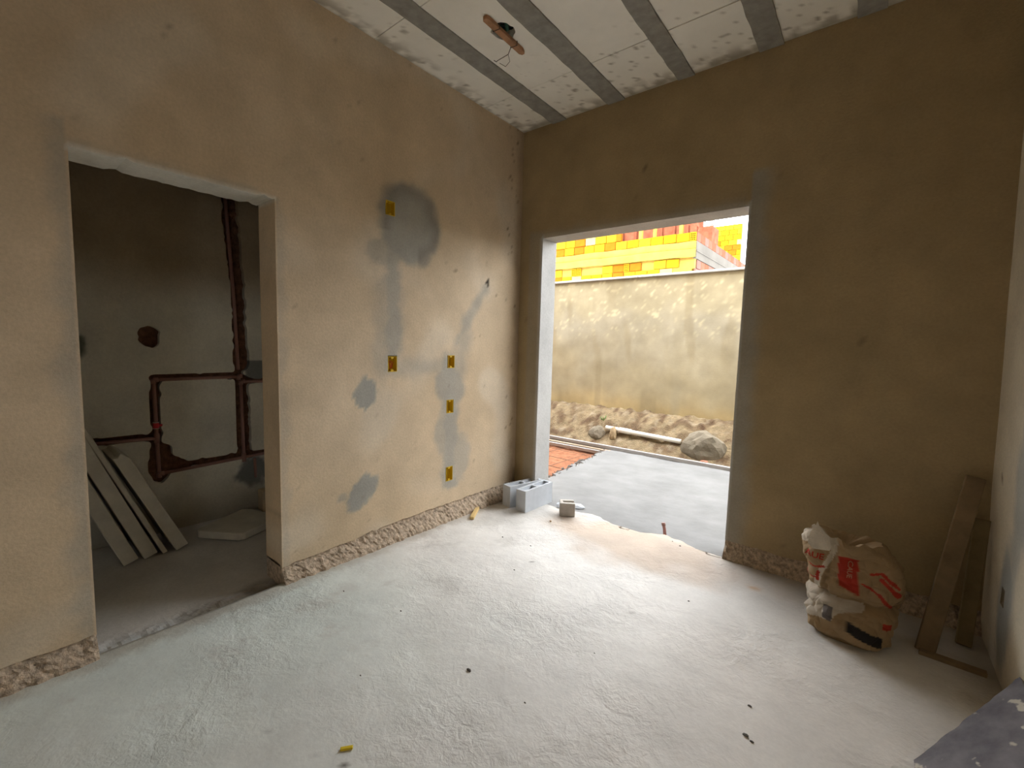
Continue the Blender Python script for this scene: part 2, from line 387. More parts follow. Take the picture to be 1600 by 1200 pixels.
# ---- ceiling: concrete deck, joists, foam fillers
JO = [(0.315,0.452), (0.838,0.982), (1.385,1.502), (1.902,2.037), (2.40,2.53), (2.92,3.05)]
cb = MB().box((-TL, YR-0.2, H+0.06), (3.5, TB, H+0.2)); cb.box((0, YR, H), (3.2, -2.62, H+0.06))
SHADE_EAVE = 1.7
ev = MB().box((-5.0, TB, H+0.02), (6.5, SHADE_EAVE, H+0.16)).build('shade_eave', M['conc'], kind='structure'); ev['label'] = 'unseen roof slab added to shade the yard'  # out-of-view overhang, added to cut the sky light on the yard
ceil = cb.build('ceiling', M['joist'], kind='structure'); ceil['label'] = 'unfinished joist ceiling with white foam fillers'
for a, b_ in JO:
    us_ = [a, b_]; mb = MB(); L_ = frange(-2.62, 0.0, 0.03)
    g = grid_slab(L_, [a, (a+b_)/2, b_], lambda u, v: True, lambda y, x: (x + (0.006*nz(y, x, 3, 9) if abs(x-(a+b_)/2) > 0.01 else 0), y, H-0.010+0.003*nz(y, x, 1, 7)), (0, 0, 0.07))
    o = g.build('joist', M['joist'], ceil)
HOLE = (0.70, -1.125)
def eps_col(x, y):
    c = (0.90,0.88,0.80)
    e = min(x+0.03, -y)
    t = sm(0.2, 0.0, e) * sm(-0.25, 0.3, nz(x, y, 3, 11)+0.35*nz(x, y, 3, 33))
    t = max(t, 0.85*sm(0.36, 0.5, nz(x, y, 8, 13)*0.6+0.5*nz(x, y, 5, 30))*sm(0.9, 0.4, -y if x > 0.5 else e*2.4))
    t = max(t, 0.6*sm(0.5, 0.58, nz(x, y, 8, 40))*sm(1.0, 0.3, -y))
    c = mixc(c, (0.27,0.235,0.17), 0.9*t)
    c = mixc(c, (0.40,0.36,0.28), 0.75*sm(0.06, 0.01, e))
    return c
edges = [0.0] + [q for j in JO for q in j] + [3.2]
YJ = [0.0, -0.53, -1.56, -2.62]
for k in range(0, len(edges), 2):
    a, b_ = edges[k], edges[k+1]
    for j in range(3):
        y1, y0 = YJ[j], YJ[j+1]; dz = random.uniform(-0.002, 0.003)
        oy = random.uniform(-0.02, 0.02) if j else 0
        hole = (lambda x, y: math.hypot((x-HOLE[0])*1.0, (y-HOLE[1])*0.9)+0.012*nz(x, y, 2, 30) > 0.072) if (a < HOLE[0] < b_ and y0 < HOLE[1] < y1) else (lambda x, y: True)
        st = 0.012 if (a < HOLE[0] < b_ and j == 1) else 0.02
        g = grid_slab(frange(a, b_, st), frange(y0+0.003, y1-(0.003 if j else 0), st), hole, lambda x, y: (x, y, H+dz), (0, 0, 0.058-dz), eps_col, 2)
        o = g.build('foam_panel', M['eps'], ceil, attr=True)

# ---- bathroom beyond the left opening
B0, B1 = -3.12, -1.25
def chase_mask(y, z):
    j = 0.012*nz(y, z, 2, 14) + 0.004*nz(y, z, 6, 40)
    def s(ax, ay, bx, by, hw): return seg_d(y, z, ax, ay, bx, by)+j < hw
    if s(-1.985, 3.0, -1.91, 1.9, 0.035) or s(-1.93, 3.0, -1.87, 1.9, 0.035) or s(-1.90, 1.9, -1.885, 0.46, 0.035): return True
    if s(-1.86, 1.9, -1.85, 1.2, 0.03) or s(-1.855, 1.1, -1.84, 0.5, 0.03): return True
    if s(-2.455, 1.135, -1.88, 1.135, 0.022) or s(-1.88, 1.085, -1.5, 1.075, 0.018): return True
    if s(-2.45, 1.13, -2.445, 0.43, 0.030) or s(-2.45, 0.70, -2.95, 0.72, 0.026): return True
    if s(-2.44, 0.455, -1.5, 0.46, 0.028): return True
    if s(-2.43, 0.58, -2.44, 0.46, 0.07) or s(-2.44, 0.40, -2.40, 0.46, 0.05): return True
    if s(-2.40, 0.55, -2.30, 0.47, 0.03): return True
    return blob(y, z, -2.47, 1.43, 0.062, 0.095, 0.35, 14) < 1.0
def bath_col(y, z):
    c = mixc((0.68,0.665,0.585), (0.60,0.575,0.49), 0.5+0.5*nz(y, z, 2, 2.0))
    t = sm(1.55, 2.05, z + 0.12*nz(y, z, 7, 2.5)); c = mixc(c, (0.33,0.235,0.125), 0.8*t)  # upper wall painted darker and browner: shade put into the colour
    if y > -1.85 and 1.09 < z < 1.25: c = mixc(c, (0.13,0.14,0.145), 0.85*sm(-1.86, -1.83, y))
    g = 1-sm(0.7, 1.1, blob(y, z, -1.80, 0.30, 0.14, 0.13, 0.3, 12)); c = mixc(c, (0.10,0.11,0.115), 0.85*g)
    g = 1-sm(0.6, 1.1, blob(y, z, -2.85, 1.36, 0.06, 0.085, 0.3, 12)); c = mixc(c, (0.07,0.08,0.06), 0.85*g)
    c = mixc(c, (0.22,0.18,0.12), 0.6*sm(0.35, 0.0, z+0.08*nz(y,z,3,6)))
    return c
us = frange(B0, -1.45, 0.0125) + frange(-1.45, B1, 0.1)[1:]; vs = frange(-0.03, 2.7, 0.0125) + [2.95]
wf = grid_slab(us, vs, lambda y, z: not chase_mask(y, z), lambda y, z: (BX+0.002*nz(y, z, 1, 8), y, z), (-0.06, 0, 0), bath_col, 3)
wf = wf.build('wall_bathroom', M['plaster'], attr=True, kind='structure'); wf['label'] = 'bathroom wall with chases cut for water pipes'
g = grid_slab(frange(B0, B1, 0.02), frange(-0.03, 2.95, 0.02), lambda u, v: True, lambda y, z: (BX-0.048+0.012*nz(y, z, 1, 25)+0.006*nz(y, z, 4, 60), y, z), (-0.12, 0, 0))
g.build('clay_backing', M['chase'], wf, smooth=False)
for nm, a, b_ in (('wall_bathroom_side', (BX-0.15, B0-0.15, -0.03), (-TL, B0, 3.0)), ('wall_bathroom_end', (BX-0.15, B1, -0.03), (-TL, B1+0.15, 3.0))):
    fill_opening = in_rects([(-0.85, -0.45, 1.2, 1.5)]) if nm.endswith('end') else (lambda u, v: True)  # unseen opening in the end wall, added to brighten the bathroom
    bb = grid_slab(frange(a[0], b_[0], 0.1, [-0.85, -0.45]), frange(a[2], b_[2], 0.1, [1.2, 1.5]), fill_opening, lambda x, z: (x, b_[1] if nm.endswith('side') else a[1], z), (0, -0.15 if nm.endswith('side') else 0.15, 0), lambda x, z: bath_col(x, z))
    bb.build(nm, M['plaster'], attr=True, kind='structure')
MB().box((BX-0.15, B0-0.15, 2.95), (-TL, B1+0.15, 3.1)).build('ceiling_bathroom', M['conc'], kind='structure')
def bfc(x, y):
    c = mixc((0.60,0.58,0.55), (0.52,0.50,0.465), 0.5+0.5*nz(x, y, 1, 4))
    t = sm(-0.22, -0.05, x + 0.05*nz(x, y, 4, 8)); c = mixc(c, mixc((0.22,0.19,0.15), (0.42,0.43,0.42), sm(-2.5, -2.85, y)), t)
    return c
bf = grid_slab(frange(BX-0.1, -0.26, 0.04)+frange(-0.26, 0.0, 0.01)[1:], frange(B0, B1, 0.0125), lambda x, y: x < -TL or D1[0]-0.02 < y < D1[1]+0.02, lambda x, y: (x, y, -0.035+0.004*nz(x, y, 1, 7)+(0.018*nz(x, y, 6, 11)+0.008*nz(x, y, 3, 34)+0.006)*sm(-0.2, -0.1, x)*(1 if x < -0.005 else 0.3)), (0, 0, -0.08), bfc)
bfo = bf.build('floor_bathroom', M['plaster'], attr=True, kind='structure'); bfo['label'] = 'lower grey bathroom floor with broken threshold'

# ================================================================== YARD
M['yard'] = mat('fresh_yard_concrete', (0.205,0.205,0.203), 0.85, 0.16, 2.5, 0.3, 30, 0.006)
M['soil'] = mat('red_soil', (0.30,0.125,0.065), 0.95, 0.35, 14, 0.7, 70, 0.01)
M['gravel'] = mat('pale_gravel', (0.22,0.21,0.195), 0.95, 0.35, 60, 0.9, 90, 0.012)
M['bank'] = mat('tan_earth', (1,1,1), 0.97, 0.25, 18, 0.9, 60, 0.02, attr=True)
M['ret'] = mat('stained_render', (1,1,1), 0.95, 0.08, 5, 0.25, 40, 0.005, attr=True)
ZY = -0.03
def yard_keep(x, y): return x > -0.12 - 0.13*max(0, y-0.8)/1.6 + 0.03*nz(x, y, 1, 4) or y < 0.75
ys = grid_slab(frange(-0.6, 6.5, 0.05), frange(0.0, 2.60, 0.05), yard_keep, lambda x, y: (x, y, ZY+0.006*nz(x, y, 2, 2.5)+0.004*nz(x, y, 7, 9) if y < 2.59 else ZY), (0, 0, -0.1))
yo = ys.build('yard_slab', M['yard'], smooth=False, kind='structure'); yo['label'] = 'smooth new concrete slab outside the doorway'
gs = MB()
for i in range(200):
    t = random.random(); yy = 0.75+1.8*t; xx = -0.12-0.13*max(0, yy-0.8)/1.6 + random.uniform(-0.06, 0.05); s = random.uniform(0.008, 0.022)
    c0 = Vector((xx, yy, ZY+random.uniform(-0.03, 0.002))); n0 = len(gs.v)
    for d in ((1,0,0),(0,1,0),(-1,0,0),(0,-1,0),(0,0,1),(0,0,-1)): gs.vert(c0+Vector(d)*s*random.uniform(0.7, 1.2))
    for a, b_ in ((0,1),(1,2),(2,3),(3,0)): gs.f += [(n0+a, n0+b_, n0+4), (n0+b_, n0+a, n0+5)]
o = gs.build('slab_edge_gravel', M['gravel'], yo); o['kind'] = 'stuff'
ss = grid_slab(frange(-5.0, 0.4, 0.06), frange(TB, 2.56, 0.06), lambda u, v: True, lambda x, y: (x, y, -0.115+0.018*nz(x, y, 2, 6)+0.01*nz(x, y, 2, 18)), (0, 0, -0.1))
so_ = ss.build('red_soil_bed', M['soil'], kind='structure'); so_['label'] = 'red soil bed beside the yard slab'
gg = grid_slab(frange(-5.0, 6.5, 0.05), frange(2.52, 3.0, 0.05), lambda u, v: True, lambda x, y: (x, y, -0.03+0.012*nz(x, y, 2, 14)), (0, 0, -0.1))
go = gg.build('gravel_strip', M['gravel'], kind='structure'); go['label'] = 'pale gravel strip along the earth bank'
RY = 3.30
def bank_z(x, y):
    t = sm(2.62, 3.30, y); z = -0.03 + 0.50*t**0.7
    return z + 0.05*nz(x, y, 3, 4)*min(1, t*4)*(1-0.6*t) + 0.045*nz(x, y, 1, 9)*min(1, t*4) + 0.012*nz(x, y, 6, 28)*min(1, t*4)
def bank_col(x, y):
    c = mixc((0.40,0.30,0.175), (0.22,0.145,0.08), sm(-0.2, 0.4, nz(x, y, 5, 6)))
    c = mixc(c, (0.47,0.38,0.26), 0.7*sm(0.15, 0.5, nz(x, y, 9, 11)))
    return tuple(q*0.6 for q in mixc(c, (0.14,0.075,0.04), 0.8*sm(0.2, 0.5, nz(x, y, 15, 9))))
bk = grid_slab(frange(-4.5, 5.5, 0.035), frange(2.60, RY+0.05, 0.03), lambda u, v: True, lambda x, y: (x, y, bank_z(x, y)), (0, 0, -0.7), bank_col)
bko = bk.build('earth_bank', M['bank'], attr=True, kind='structure'); bko['label'] = 'crumbling tan earth bank below the boundary wall'
def ret_col(x, z):
    c = mixc((0.33,0.29,0.215), (0.36,0.335,0.29), sm(0.9, 1.9, z+0.5*nz(x, z, 3, 2.0)))
    c = mixc(c, (0.37,0.33,0.245), 0.75*sm(1.75, 2.15, z+0.2*nz(x, z, 2, 3)))
    fl = abs(nz(x+0.1*nz(x,z,1,9), z*0.8, 7, 10)); c = mixc(c, (0.62,0.56,0.42), 0.8*sm(0.07, 0.0, fl)*sm(1.35, 2.0, z)*sm(-0.2, 0.15, nz(x,z,5,7)))
    c = mixc(c, (0.42,0.33,0.19), 0.8*sm(0.85, 0.45, z+0.12*nz(x, z, 4, 4)))
    c = mixc(c, (0.30,0.27,0.21), 0.5*sm(0.12, 0.03, abs(x-0.38+0.03*nz(x,z,1,5)))*sm(2.1,1.6,z))
    k = 1 + 0.16*nz(x, z, 21, 1.3) + 0.10*nz(x, z, 23, 4) + 0.06*nz(x, z, 25, 13)
    c = mixc(c, (0.26,0.22,0.15), 0.45*sm(0.25, 0.5, nz(x*2.5, z*0.5, 31, 2)))
    return (c[0]*1.06*k, c[1]*1.01*k, c[2]*0.86*k)
rw = grid_slab(frange(-5.0, 6.0, 0.035), frange(-0.1, 2.515, 0.035), lambda u, v: True, lambda x, z: (x, RY+0.006*nz(x, z, 2, 4), z), (0, 0.18, 0), ret_col)
rwo = rw.build('wall_boundary', M['ret'], attr=True, kind='structure'); rwo['label'] = 'tall stained rendered boundary wall across the yard'
cp = MB(); 
for a, b_ in ((-5.0, -0.28), (-0.275, 6.0)): cp.box((a, RY-0.035, 2.515), (b_, RY+0.21, 2.55))
cpo = cp.build('wall_cap', mat('cap_white', (0.45,0.44,0.42), 0.6, 0.06), rwo, bevel=0.006); cpo['label'] = 'white cap strip'

for nm, x0_, x1_ in (('wall_shade_house_left', -6.5, -TL), ('wall_shade_house_right', 3.4, 7.0)):  # unseen house walls, added to keep the sun off the yard
    MB().box((x0_, 0.0, -0.15), (x1_, TB, 6.2)).build(nm, mat('shade_wall_render', (0.19,0.17,0.13), 0.95, 0.1, 4), kind='structure')
for nm, x in (('wall_shade_yard_left', -5.0), ('wall_shade_yard_right', 5.2)):  # unseen end walls, added to cut light from the sides of the yard
    MB().box((x-0.15, TB, -0.15), (x, RY+0.18, 2.52)).build(nm, mat('shade_wall_render', (0.19,0.17,0.13), 0.95, 0.1, 4), kind='structure')
# long strips along the slab
def long_bar(name, pts, wd, h, material, label, cat, z0=ZY):
    mb = MB(); 
    for (x0, y0), (x1, y1) in zip(pts[:-1], pts[1:]):
        d = Vector((x1-x0, y1-y0, 0)).normalized(); n = Vector((-d.y, d.x, 0))*wd/2
        mb.prism([Vector((x0,y0,z0))-n, Vector((x1,y1,z0))-n, Vector((x1,y1,z0))+n, Vector((x0,y0,z0))+n], (0,0,h))
    return tag(mb.build(name, material, bevel=0.004, origin=(pts[0][0], pts[0][1], z0)), label, cat)
M['strip'] = mat('pale_strip', (0.38,0.36,0.35), 0.6, 0.08)
long_bar('form_strip', [(-4.0, 2.50), (0.30, 2.525), (3.6, 2.56)], 0.045, 0.05, M['strip'], 'long pale strip laid along the far edge of the yard slab', 'strip', ZY-0.001)
long_bar('form_strip', [(-4.0, 2.28), (-0.33, 2.37)], 0.035, 0.05, M['strip'], 'shorter pale strip edging the red soil bed', 'strip', -0.09)
long_bar('form_board', [(-4.0, 2.40), (-0.2, 2.44)], 0.07, 0.06, mat('brown_board', (0.33,0.24,0.17), 0.8, 0.2), 'brown board between the two pale strips by red soil', 'board', -0.09)
# steel mesh on red soil
me_ = MB()
for k in range(5): yy = 0.55+0.41*k; me_.tube([(-3.0, yy+0.05, -0.085), (-0.12-0.1*max(0,yy-.8), yy-0.05, -0.085)], 0.003, 5)
for k in range(6): xx = -2.7+0.44*k; me_.tube([(xx, 0.3, -0.080), (xx+0.05, 2.25, -0.080)], 0.003, 5)
tag(me_.build('steel_mesh', M['wire'], origin=(-1.5, 1.2, -0.09)), 'thin welded steel mesh lying on the red soil', 'mesh')
# rocks
M['rock'] = mat('grey_brown_rock', (0.20,0.17,0.125), 0.95, 0.2, 9, 0.6, 40, 0.012)
def rock(name, c, rx, ry, rz, seed, material, label, cat='rock', group=None, sub=3, sharp=0.25):
    bm = bmesh.new(); bmesh.ops.create_icosphere(bm, subdivisions=sub, radius=1.0)
    for v in bm.verts:
        p = v.co.copy(); d = 1 + sharp*nz(p.x+seed, p.y, p.z, 1.3) + sharp*0.5*nz(p.x, p.y+seed, p.z, 3)
        q = Vector((p.x*rx, p.y*ry, p.z*rz))*d
        q.z = max(q.z, -rz*0.55); v.co = q
    zmin = min(v.co.z for v in bm.verts)
    for v in bm.verts: v.co.z -= zmin
    me = bpy.data.meshes.new(name); bm.to_mesh(me); bm.free(); me.materials.append(material)
    o = bpy.data.objects.new(name, me); col.objects.link(o); o.location = c
    return tag(o, label, cat, group)
rock('boulder', (0.95, 2.80, 0.0), 0.27, 0.14, 0.235, 3.1, M['rock'], 'large grey rock at the foot of the earth bank, right of white pipe')
rock('boulder', (-0.60, 2.80, 0.03), 0.13, 0.09, 0.13, 8.4, M['rock'], 'smaller grey rock left of the white pipe on the bank')
M['claybit'] = mat('clay_shard', (0.55,0.25,0.17), 0.9, 0.15)
rock('brick_shard', (0.63, 2.72, -0.02), 0.055, 0.03, 0.02, 1.1, M['claybit'], 'pink brick shard lying left of the large rock', 'shard', sub=2)
rock('brick_shard', (1.02, 2.68, -0.02), 0.06, 0.03, 0.022, 5.2, M['claybit'], 'pink brick shard in front of the large rock', 'shard', sub=2)
# drain pipe on the bank, with a coupling
dp = empty('drain_pipe', (0.2, 2.86, 0.1), 'white plastic drain pipe half buried in the earth bank', 'pipe')
MB().tube([(-0.47, 2.82, 0.222), (-0.02, 2.82, 0.205), (0.655, 2.825, 0.180)], 0.032, 14).build('pipe', M['white_pvc'], dp, smooth=True)
MB().tube([(-0.25, 2.82, 0.213), (-0.07, 2.82, 0.207)], 0.041, 14).build('coupling', M['white_pvc'], dp, smooth=True)
rock('earth_clod', (-0.335, 2.79, 0.07), 0.055, 0.06, 0.12, 2.2, mat('clod', (0.38,0.28,0.165), 0.97, 0.3, 18, 0.8, 60, 0.015), 'tan clod of earth covering the white pipe', 'earth')
# weed tuft
M['leaf'] = mat('weed_green', (0.13,0.23,0.06), 0.7, 0.25, 12)
wd_ = empty('weed', (-0.62, 3.0, 0.26), 'small green weed growing on the earth bank', 'weed')
for k in range(14):
    a = random.uniform(0, 6.28); l = random.uniform(0.07, 0.16); o0 = wd_.location + Vector((random.uniform(-.03,.03), random.uniform(-.02,.02), 0))
    d = Vector((math.cos(a)*0.5, math.sin(a)*0.5-0.1, random.uniform(0.6, 1.2))).normalized(); s_ = d.cross(Vector((0,0,1))).normalized()*0.012
    mb = MB(); mb.prism([o0, o0+d*l*0.5+s_, o0+d*l+Vector((0,0,-0.02)), o0+d*l*0.5-s_], d.cross(s_).normalized()*0.0015); mb.build('leaf', M['leaf'], wd_)

# ---- brick building beyond the wall
M['brick'] = [mat('clay_brick_%d' % i, c, 0.9, 0.12, 9, 0.3, 60, 0.006, spec=0.0) for i, c in enumerate(((0.22,0.115,0.006),(0.25,0.145,0.010),(0.20,0.062,0.006),(0.30,0.225,0.075),(0.22,0.12,0.008)))]
M['side_brick'] = [mat('shade_toned_brick_%d' % i, c, 0.9, 0.12, 9, 0.3, 60, 0.006, spec=0.0) for i, c in enumerate(((0.13,0.050,0.034),(0.11,0.058,0.048),(0.12,0.042,0.026)))]  # darker, pinker copies of the brick: shade of the side face in colour
M['mortar'] = mat('yellowish_mortar', (0.21,0.13,0.022), 0.95, 0.15, 6, 0.5, 40, 0.01)
M['beamc'] = mat('cast_beam_concrete', (0.24,0.16,0.035), 0.95, 0.2, 3, 0.4, 30, 0.01, spec=0.0)
M['darkhole'] = mat('brick_hollow', (0.20,0.08,0.03), 0.95)
BXc, BYf = -0.61, 7.0
bld = empty('brick_building', (-3.0, 9.0, 0), 'unfinished hollow-brick building catching sunlight beyond the boundary wall', 'building')
MB().box((-7.5, BYf+0.02, 0), (BXc-0.02, 15.4, 3.49)).build('lower_wall', M['mortar'], bld)
MB().box((-7.5, BYf+0.02, 3.49), (BXc-0.02, 15.4, 4.02)).build('parapet_core', M['mortar'], bld)
def wavy_beam(z0, z1, out, name):
    g = grid_slab(frange(-7.5, BXc, 0.08), [z0, z0+0.03, (z0+z1)/2, z1-0.03, z1], lambda u, v: True, lambda x, z: (x, BYf-out+0.02*nz(x, z, 2, 3), z+(0.02*nz(x, z, 5, 2) if abs(z-(z0+z1)/2) > 0.001 else 0)), (0, out+0.05, 0))
    g.build(name, M['beamc'], bld)
wavy_beam(3.675, 3.825, 0.015, 'beam'); wavy_beam(3.49, 3.66, 0.06, 'beam')
g = MB().box((BXc-0.05, BYf, 3.45), (BXc+0.012, 15.4, 3.825)); g.build('side_beam', mat('grey_side_beam', (0.075,0.070,0.062), 0.95, 0.12, 2, spec=0.0), bld)  # side beam coloured darker than the front beams, for the shaded face
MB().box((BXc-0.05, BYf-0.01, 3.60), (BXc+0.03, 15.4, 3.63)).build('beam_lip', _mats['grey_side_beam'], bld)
bm_brick = MB().box((0, -0.006, 0), (0.285, 0.08, 0.188)).mesh('brick')
bmm = bmesh.new(); bmm.from_mesh(bm_brick); bmesh.ops.bevel(bmm, geom=bmm.edges[:], offset=0.006, segments=1, affect='EDGES'); bmesh.ops.recalc_face_normals(bmm, faces=bmm.faces); bmm.to_mesh(bm_brick); bmm.free()
brick_me = []
for mm in M['brick']:
    q = bm_brick.copy(); q.materials.clear(); q.materials.append(mm); brick_me.append(q)
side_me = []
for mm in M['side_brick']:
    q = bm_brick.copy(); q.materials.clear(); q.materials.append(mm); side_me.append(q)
half_me = []
for mm in M['brick']:
    q = bm_brick.copy(); q.transform(Matrix.Diagonal((0.49, 1, 1, 1))); q.materials.clear(); q.materials.append(mm); half_me.append(q)
# end-on brick with a 3 x 4 grid of hollows
def hollow_end():
    w_, h_ = 0.135, 0.188; xs_ = [0, .018,.043,.055,.080,.092,.117, w_]; zs_ = [0,.016,.040,.056,.080,.096,.120,.136,.160,h_]
    g = grid_slab(xs_, zs_, lambda u, v: not any(xs_[i] < u < xs_[i+1] and zs_[j] < v < zs_[j+1] for i in (1,3,5) for j in (1,3,5,7)), lambda x, z: (x, -0.012, z), (0, 0.08, 0))
    me = g.mesh('brick'); me.materials.append(M['brick'][4]); return me
hollow_me = hollow_end()
def place(me, parent, loc, rz=0, name='brick'):
    o = bpy.data.objects.new(name, me); col.objects.link(o); o.parent = parent; o.location = Vector(loc)-parent.location; o.rotation_euler.z = rz; return o
rb = random.Random(4)
def course(x0, x1, z, off=0.0, gaps=0.12, hollow=()):
    x = x1 - off
    while x-0.29 > x0:
        if any(abs(x-h) < 0.15 for h in hollow):
            place(hollow_me, bld, (x-0.145, BYf, z)); x -= 0.15; continue
        if rb.random() > gaps:
            place(rb.choice(brick_me), bld, (x-0.29, BYf+rb.uniform(-0.006, 0.012), z+rb.uniform(-0.004, 0.004)))
        x -= 0.298
course(-5.2, BXc, 3.835, 0.0, 0.06, hollow=(BXc,)); course(-5.2, -2.42, 4.035, 0.1, 0.1)
course(-5.2, BXc, 3.285, 0.35, 0.22, hollow=(-2.05, -3.55)); course(-5.2, BXc, 3.085, 0.5, 0.15); course(-5.2, BXc, 2.885, 0.3, 0.15)
place(half_me[2], bld, (-2.55, BYf, 4.035))
for k in range(26):                                    # side face courses in the shade-toned bricks
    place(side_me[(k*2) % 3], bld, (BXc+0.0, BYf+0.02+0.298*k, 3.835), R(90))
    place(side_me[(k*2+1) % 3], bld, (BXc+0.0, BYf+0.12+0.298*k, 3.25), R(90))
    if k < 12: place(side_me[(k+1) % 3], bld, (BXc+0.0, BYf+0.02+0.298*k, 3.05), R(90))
# storey above: recessed shaded wall, posts, brace, slab edge
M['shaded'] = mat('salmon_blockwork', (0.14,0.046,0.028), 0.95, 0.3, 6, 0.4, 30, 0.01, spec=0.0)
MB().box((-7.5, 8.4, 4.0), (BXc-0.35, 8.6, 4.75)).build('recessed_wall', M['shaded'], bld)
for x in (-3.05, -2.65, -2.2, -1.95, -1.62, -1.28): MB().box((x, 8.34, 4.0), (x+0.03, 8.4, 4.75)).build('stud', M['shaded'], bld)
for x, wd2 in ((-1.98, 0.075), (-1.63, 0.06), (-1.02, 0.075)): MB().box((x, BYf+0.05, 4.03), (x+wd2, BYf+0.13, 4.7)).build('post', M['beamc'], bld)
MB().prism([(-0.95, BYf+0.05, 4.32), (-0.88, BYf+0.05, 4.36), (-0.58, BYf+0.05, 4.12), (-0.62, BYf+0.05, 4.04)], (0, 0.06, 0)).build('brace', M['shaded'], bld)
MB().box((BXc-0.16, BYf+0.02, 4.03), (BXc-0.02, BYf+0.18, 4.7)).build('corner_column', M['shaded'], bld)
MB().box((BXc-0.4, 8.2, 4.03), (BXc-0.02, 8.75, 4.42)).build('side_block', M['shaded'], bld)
for k in range(3): MB().tube([(BXc-0.1, 8.3+0.12*k, 4.4), (BXc-0.1, 8.3+0.12*k, 4.62)], 0.015, 6).build('rebar', M['wire'], bld)
# distant brick gable
TY = 16.0
tw = empty('brick_gable', (-2.6, TY, 0), 'distant sunlit yellow brick gable wall against the white sky', 'building')
MB().box((-4.6, TY+0.02, 0), (-1.76, TY+0.25, 6.36)).build('gable_core', M['mortar'], tw)
for j in range(11):
    z = 6.165-0.198*j; x = -1.74-(0.15 if j % 2 else 0)
    if j % 2: place(half_me[j % 5], tw, (-1.885, TY, z))
    while x > -3.8:
        place(rb.choice(brick_me[:3]), tw, (x-0.29, TY+rb.uniform(-0.004, 0.006), z)); x -= 0.298

# ================================================================== THINGS IN THE ROOM
# ---- electrical boxes
def ebox(r, label, material, face=0.0, sign=1, xoff=0.002, wires=False):
    y0, y1, z0, z1 = r; cy, cz = (y0+y1)/2, (z0+z1)/2
    e = empty('electrical_box', (face, cy, cz), label, 'box', 'flush electrical boxes')
    def X(d): return face - sign*d
    t = 0.003; a, b_, c, d = y0+0.001, y1-0.001, z0+0.001, z1-0.001; mb = MB()
    def bx(p, q): mb.box(tuple(min(i, j) for i, j in zip(p, q)), tuple(max(i, j) for i, j in zip(p, q)))
    x0, x1 = X(-xoff), X(0.045)
    bx((x0, a, c), (x1, a+t, d)); bx((x0, b_-t, c), (x1, b_, d)); bx((x0, a, c), (x1, b_, c+t)); bx((x0, a, d-t), (x1, b_, d)); bx((X(0.042), a, c), (x1, b_, d))
    mb.build('body', material, e)
    for zz in (d-0.016, c+t):
        MB().box((min(X(0.002), X(0.010)), cy-0.010, zz), (max(X(0.002), X(0.010)), cy+0.010, zz+0.013)).build('lug', material, e)
    if wires:
        for k in range(3): MB().tube([(X(0.04), cy-0.01+0.01*k, cz+0.02), (X(0.015), cy-0.012+0.014*k, cz+0.005*k), (X(0.025), cy+0.006*k, cz-0.03)], 0.002, 5).build('wire', M['red'], e)
    return e
NM = ('yellow electrical box high in the round grey mortar patch', 'yellow electrical box at the foot of the long vertical grey strip', 'yellow electrical box at mid height, top of the column of three', 'yellow electrical box in the middle of the column of three', 'yellow electrical box lowest on the wall, near the floor')
for r, l in zip(BOXES, NM): ebox(r, l, M['box'], wires=(l.startswith('yellow electrical box at the foot')))
ebox(RBOX, 'small dull electrical box in the bluish patch of the right wall', mat('dull_box', (0.24,0.20,0.14), 0.7), WX(0.37), -1)

# ---- concrete blocks by the doorway
def hollow_block(name, c, L_, W_, H_, rz, label, group):
    e = empty(name, (c[0], c[1], c[2]), label, 'block', group)
    xs_ = [-L_/2, -L_/2+0.022, -0.09, -0.0125, 0.0125, 0.09, L_/2-0.022, L_/2]; ys_ = [-W_/2, -W_/2+0.021, W_/2-0.021, W_/2]
    g = grid_slab(xs_, ys_, lambda u, v: not (abs(v) < W_/2-0.021 and 0.0125 < abs(u) < L_/2-0.022), lambda x, y: (x, y, H_), (0, 0, -H_))
    o = g.build('shell', M['block'], e, origin=(0,0,0), bevel=0)
    # sloping webs that close the cells part way down
    for s in (-1, 1):
        x0, x1 = sorted((s*0.0125, s*(L_/2-0.022)))
        dpt = H_-0.018
        mb = MB(); f0 = x0 if s < 0 else x0
        mb.prism([(x0-0.004, -W_/2+0.015, dpt), (x0+(x1-x0)*0.72, -W_/2+0.015, dpt-0.012), (x0+(x1-x0)*0.72, -W_/2+0.015, dpt-0.045), (x0-0.004, -W_/2+0.015, dpt-0.035)], (0, W_-0.03, 0))
        mb.build('cell_web', M['block'], e, origin=(0,0,0))
    e.rotation_euler.z = rz
    return e
rzb = math.atan2(0.093+0.338, 0.408-0.406)
hollow_block('concrete_block', (0.345, -0.135, 0.0), 0.39, 0.105, 0.19, R(88), 'front pale grey hollow concrete block standing at the doorway corner', 'hollow blocks by the doorway')
hollow_block('concrete_block', (0.205, -0.125, 0.0), 0.39, 0.105, 0.19, R(78), 'rear pale grey hollow concrete block, nearest the left wall', 'hollow blocks by the doorway')
